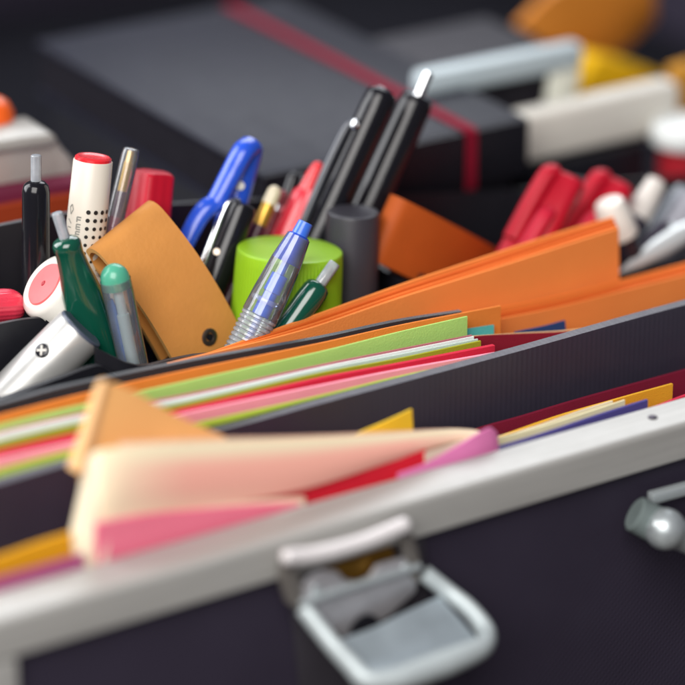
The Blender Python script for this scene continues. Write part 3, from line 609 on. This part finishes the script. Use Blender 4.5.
# white cap, ivory cap, silver pen, dark tray bits
r = Rod((608, 201), 28, (634, 268), 25); t = pen_thing('marker', 'short white marker cap just behind the tall folder corner', 'marker', r)
bm = NB(); r.add(bm, [(0, 10), (1.5, 14), (6, 16.5), (34, 18), (36, 18)]); obj('cap', bm, M_whitep, t)
bm = NB(); r.add(bm, [(35, 15.5), (200, 15.5)]); obj('barrel', bm, M_ink, t)
r = Rod((658, 180), 40, (612, 262), 35); t = pen_thing('marker', 'slim ivory marker cap with dark barrel leaning right of the red caps', 'marker', r)
bm = NB(); r.add(bm, [(0, 6), (2, 10), (40, 14), (44, 14)]); obj('cap', bm, mat('ivory_cap', '#d8d3cc', rough=.35), t)
bm = NB(); r.add(bm, [(43, 13), (60, 14), (200, 15)]); obj('barrel', bm, plastic('aubergine_barrel', '#35303f', .3), t)
r = Rod((692, 228), 24, (618, 274), 20); t = pen_thing('letter_opener', 'flat silver blade shaped pen lying low at the right border', 'pen', r)
bm = NB(); r.add(bm, [(-16, 4), (-8, 7), (4, 9.5), (20, 11), (40, 10), (62, 7), (80, 3.2), (88, 1)], seg=28, rf=lambda a, tt: 1-.4*abs(math.cos(a))); obj('blade', bm, mat('pale_silver', '#e2e8e8', rough=.32, metal=.4), t)
bm = NB(); r.add(bm, [(-60, 6), (-15, 6)], seg=20); obj('handle', bm, M_ink, t)
r = Rod((664, 186), 50, (622, 290), 42); t = pen_thing('pen', 'smoky clear pen with dark core beside the slim ivory cap', 'pen', r)
bm = NB(); r.add(bm, rcap(9)+[(20, 11), (200, 12)]); obj('barrel', bm, clear('smoke_clear', tint='#a9a9b4', haze=.25, hazecol='#7b7b86'), t)
bm = NB(); r.add(bm, [(12, 4), (30, 4), (31, 6), (200, 6)], seg=20); obj('refill', bm, M_ink, t)
r = Rod((694, 196), 44, (640, 282), 36); t = pen_thing('pen', 'thick smoke grey pen with clear clip against the right border', 'pen', r)
bm = NB(); r.add(bm, [(0, 10), (2, 15), (8, 17), (200, 18)]); obj('barrel', bm, plastic('smoke_grey', '#a4a4ac', .22), t)
bm = NB(); tube(bm, [r.at(4, -1, 12), r.at(6, -1, 20), r.at(50, -1, 22), r.at(90, -1, 20)], 1.3); obj('clip', bm, clear('clear_button'), t)
r = Rod((632, 214), 42, (598, 290), 36); t = pen_thing('pen', 'black pen with chrome tip tucked between the two white caps', 'pen', r)
bm = NB(); r.add(bm, rcap(8)+[(16, 9), (200, 11)]); obj('barrel', bm, M_blackp, t)
bm = NB(); r.add(bm, [(18, 9.6), (23, 9.9)]); obj('ring', bm, M_chrome, t)
r = Rod((668, 222), 30, (618, 296), 24); t = pen_thing('pen', 'dark aubergine pen lying just behind the flat silver blade', 'pen', r)
bm = NB(); r.add(bm, rcap(9)+[(20, 11), (200, 12)]); obj('barrel', bm, plastic('aubergine_barrel', '#35303f', .3), t)
bm = NB(); tube(bm, [r.at(3, .6, 8), r.at(5, .7, 13), r.at(45, .7, 13)], .9); obj('clip', bm, M_steel, t)
r = Rod((548, 188), 60, (520, 268), 54); t = pen_thing('pen', 'black pen standing behind the left red marker cap', 'pen', r)
bm = NB(); r.add(bm, rcap(9)+[(200, 11)]); obj('barrel', bm, M_blackp, t)
sheet('plastic_tray', ruled([(560, 176, 70), (620, 188, 66), (664, 205, 60), (705, 222, 56)], [(560, 300, 70), (620, 300, 66), (664, 300, 60), (705, 300, 56)], 1.5), mat('smoke_plastic', '#6a6a74', rough=.25, var=.1), 'smoky grey plastic wall behind the white markers at the right', 'tray wall')

# ================================================================= BEHIND THE TRAY
# notebook
c = P(527, 117, 84); zt = c.z; nx1 = c.x; nx0 = P(262, 184, 84).x
t = thing('notebook', 'dark grey notebook with a red elastic band lying behind the pens', 'notebook', (nx0, 84, zt-20))
bm = NB(); box(bm, (nx0, 84, zt-1.6), (nx1, 84+150, zt), .7); obj('cover', bm, M_note, t)
bm = NB(); box(bm, (nx0+1.5, 86, zt-17.5), (nx1-1.5, 84+148.5, zt-1.7)); obj('pages', bm, mat('page_block', '#17151c', spec=.1, rough=.9, var=.2, bump=.5, bscale=3000), t)
bm = NB(); box(bm, (nx0, 84, zt-19.2), (nx1, 84+150, zt-17.6), .7); obj('cover', bm, M_note, t)
bm = NB(); box(bm, (nx0, 82.6, zt-19.0), (nx1, 83.9, zt-.2), .5); obj('spine', bm, M_black, t)
sx = P(468, 137, 84).x
bm = NB(); skin(bm, [[V((sx-2.0, y, z)), V((sx+2.0, y, z))] for y, z in ((84+149, zt+.3), (84+60, zt+.3), (83, zt+.3), (82.2, zt-.6), (82.1, zt-10), (82.1, zt-19.4))], .5, V((0, -.6, .8)))
obj('elastic_band', bm, mat('red_elastic', '#84152c', spec=.1, rough=.85, var=.1, bump=.3, bscale=2500), t)
bm = NB(); box(bm, (nx0+3, 88, -111), (nx1-2, 84+146, zt-19.6), 2); obj('storage_box', bm, M_black, None, 'black box under the notebook', 'box')
# dark box with white plastic handle
yb = 122; p0, p1 = P(416, 73, yb), P(579, 41, yb)
t = thing('storage_box', 'black box with a thick pale grey handle bar behind the notebook', 'box', (p0.x, yb, -111))
bm = NB(); box(bm, (p0.x+2, yb+6, -111), (p1.x+4, yb+60, p1.z-8), 2); obj('body', bm, mat('box_dark', '#211e27', rough=.6, spec=.3, var=.1), t)
bm = NB(); bar(bm, p0-V((0, 0, 4)), p1-V((0, 0, 4)), 9, 8, V((0, 0, 1)), 2.6); obj('handle_bar', bm, mat('pale_handle', '#b4c2c7', rough=.4, var=.05), t)
bm = NB(); bar(bm, P(566, 66, yb), P(556, 118, yb), 10, 6, V((1, 0, 0)), 1.6)
obj('handle_post', bm, mat('cream_post', '#d8d8c9', rough=.45, var=.05), t)
# white box
p0, p1 = P(524, 117, 102), P(682, 83, 102)
bm = NB(); box(bm, (p0.x, 102, p0.z-17), (p1.x, 112, p0.z), 2.6, 4)
obj('eraser_block', bm, mat('off_white', '#d8d4ca', rough=.5, var=.05), None, 'large off white block with rounded corners in front of the yellow card', 'block')
bm = NB(); box(bm, (p0.x+2, 99, -111), (p1.x-16, 128, p0.z-17.3), 1.5); obj('storage_box', bm, M_black, None, 'low black box carrying the off white block at the right', 'box')
bm = plate([(570, 130), (578, 92), (600, 57), (632, 64), (664, 76), (668, 130)], 158, 12, 1); obj('card_box', bm, paper('deep_yellow', '#e8b512'), None, 'deep yellow card box upright behind the off white block', 'box')
bm = ruled([(520, 26, 185), (560, -10, 187), (640, -40, 190)], [(575, 66, 182), (615, 55, 184), (655, 20, 188)], 4, bulge=4); obj('leather_strap', bm, mat('amber_leather', '#b87226', rough=.55, spec=.2, var=.2, vscale=40), None, 'amber brown leather strap looping up in the far right background', 'leather strap')
# white lidded red jar
c = P(686, 121, 92); t = thing('jar', 'red jar with a round white lid at the right border', 'jar', c-V((0, 0, 60)))
bm = NB(); lathe(bm, c, V((0, 0, -1)), [(0, 9), (.4, 10.6), (1.6, 11.6), (6, 11.8), (7.2, 11)], 40); obj('lid', bm, mat('lid_white', '#dfe3e1', rough=.4), t)
bm = NB(); lathe(bm, c, V((0, 0, -1)), [(7.3, 8.6), (60, 9)], 40); obj('body', bm, plastic('jar_red', '#a8242f', .3), t)
bm = plate([(676, 70), (700, 62), (720, 110), (680, 118)], 120, 6, 1); obj('card_box', bm, paper('ochre_card', '#c98f35'), None, 'ochre card just showing at the right border above the jar', 'card')
# left background
p0, p1 = P(-60, 126, 128), P(58, 120, 128)
t = thing('plastic_case', 'pale translucent plastic case at the left border behind the black pen', 'plastic case', P(0, 190, 120))
bm = plate([(-60, 148), (-10, 144), (20, 140), (50, 136), (58, 140), (64, 150), (74, 160), (79, 172), (78, 200), (-60, 226)], 122, 14, 1.6)
obj('shell', bm, clear('frosted_clear', tint='#e9e4de', haze=.6, hazecol='#cfc6be', rough=.4, ns=25), t)
bm = plate([(-60, 145), (0, 141), (22, 137), (51, 133), (58, 138), (53, 146), (-60, 160)], 120.2, 18, 1.0); obj('rim', bm, mat('frosted_rim', '#bdbab3', rough=.3, transl=.2), t)
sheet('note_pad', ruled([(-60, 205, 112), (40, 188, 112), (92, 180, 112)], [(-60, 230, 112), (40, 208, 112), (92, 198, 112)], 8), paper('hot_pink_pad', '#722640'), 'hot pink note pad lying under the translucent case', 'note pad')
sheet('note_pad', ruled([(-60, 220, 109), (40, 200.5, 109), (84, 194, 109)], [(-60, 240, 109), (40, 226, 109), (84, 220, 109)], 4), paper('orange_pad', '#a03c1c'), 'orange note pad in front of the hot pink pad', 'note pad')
zl = min(P(84, 220, 109).z, P(92, 198, 112).z, P(-60, 240, 109).z)
bm = NB(); box(bm, (P(-60, 230, 109).x, 104, -111), (P(84, 210, 112).x, 150, zl-.4), 1.5); obj('storage_box', bm, M_black, None, 'low black box under the note pads at the left border', 'box')
bm = NB(); lathe(bm, P(-12, 97, 140), V((0, 0, -1)), [(0, 2), (.5, 4), (2, 6.2), (5, 7.6), (9, 7.6), (13, 6.6), (30, 6)], 32); obj('knob', bm, plastic('orange_knob', '#f2641c', .35), None, 'orange rounded cap at the left border above the translucent case', 'cap')

# ================================================================= LIGHT
w = bpy.data.worlds.new('World'); scene.world = w; w.use_nodes = True
bg = w.node_tree.nodes['Background']; bg.inputs[0].default_value = (.76, .74, .92, 1); bg.inputs[1].default_value = .13
def area(name, pos, size, power, col, target=V((0, 0, 0)), sy=None):
    l = bpy.data.lights.new(name, 'AREA'); l.energy = power; l.color = col; l.size = size*S
    if sy: l.shape = 'RECTANGLE'; l.size_y = sy*S
    o = bpy.data.objects.new(name, l); COL.objects.link(o); o.location = pos*S
    o.rotation_euler = ((target-pos).to_track_quat('-Z', 'Y')).to_euler(); return o
Z = V((0, 0, 1))
area('window_light', RH*60+FH*1050+Z*820, 1000, 11, (.93, .96, 1), sy=700)
area('side_window', RH*-950+FH*250+Z*520, 720, 15, (.97, .98, 1), sy=900)
area('room_light', RH*-260-FH*900+Z*800, 900, 22, (1, .97, .94))

# ================================================================= CAMERA
cd = bpy.data.cameras.new('Camera'); co = bpy.data.objects.new('Camera', cd); COL.objects.link(co)
co.location = CAM*S
co.rotation_euler = Matrix((RH, CU, -CF)).transposed().to_euler()
cd.sensor_width = 36; cd.lens = 36*F0/685; cd.clip_start = .02; cd.clip_end = 50
cd.dof.use_dof = True; cd.dof.aperture_fstop = 4.8; cd.dof.aperture_blades = 9
cd.dof.focus_distance = (P(285, 285, 18)-CAM).dot(CF)*S - .010
scene.camera = co
scene.view_settings.view_transform = 'Standard'; scene.view_settings.look = 'None'
scene.view_settings.exposure = 0; scene.view_settings.gamma = 1
scene.cycles.max_bounces = 14; scene.cycles.transparent_max_bounces = 24
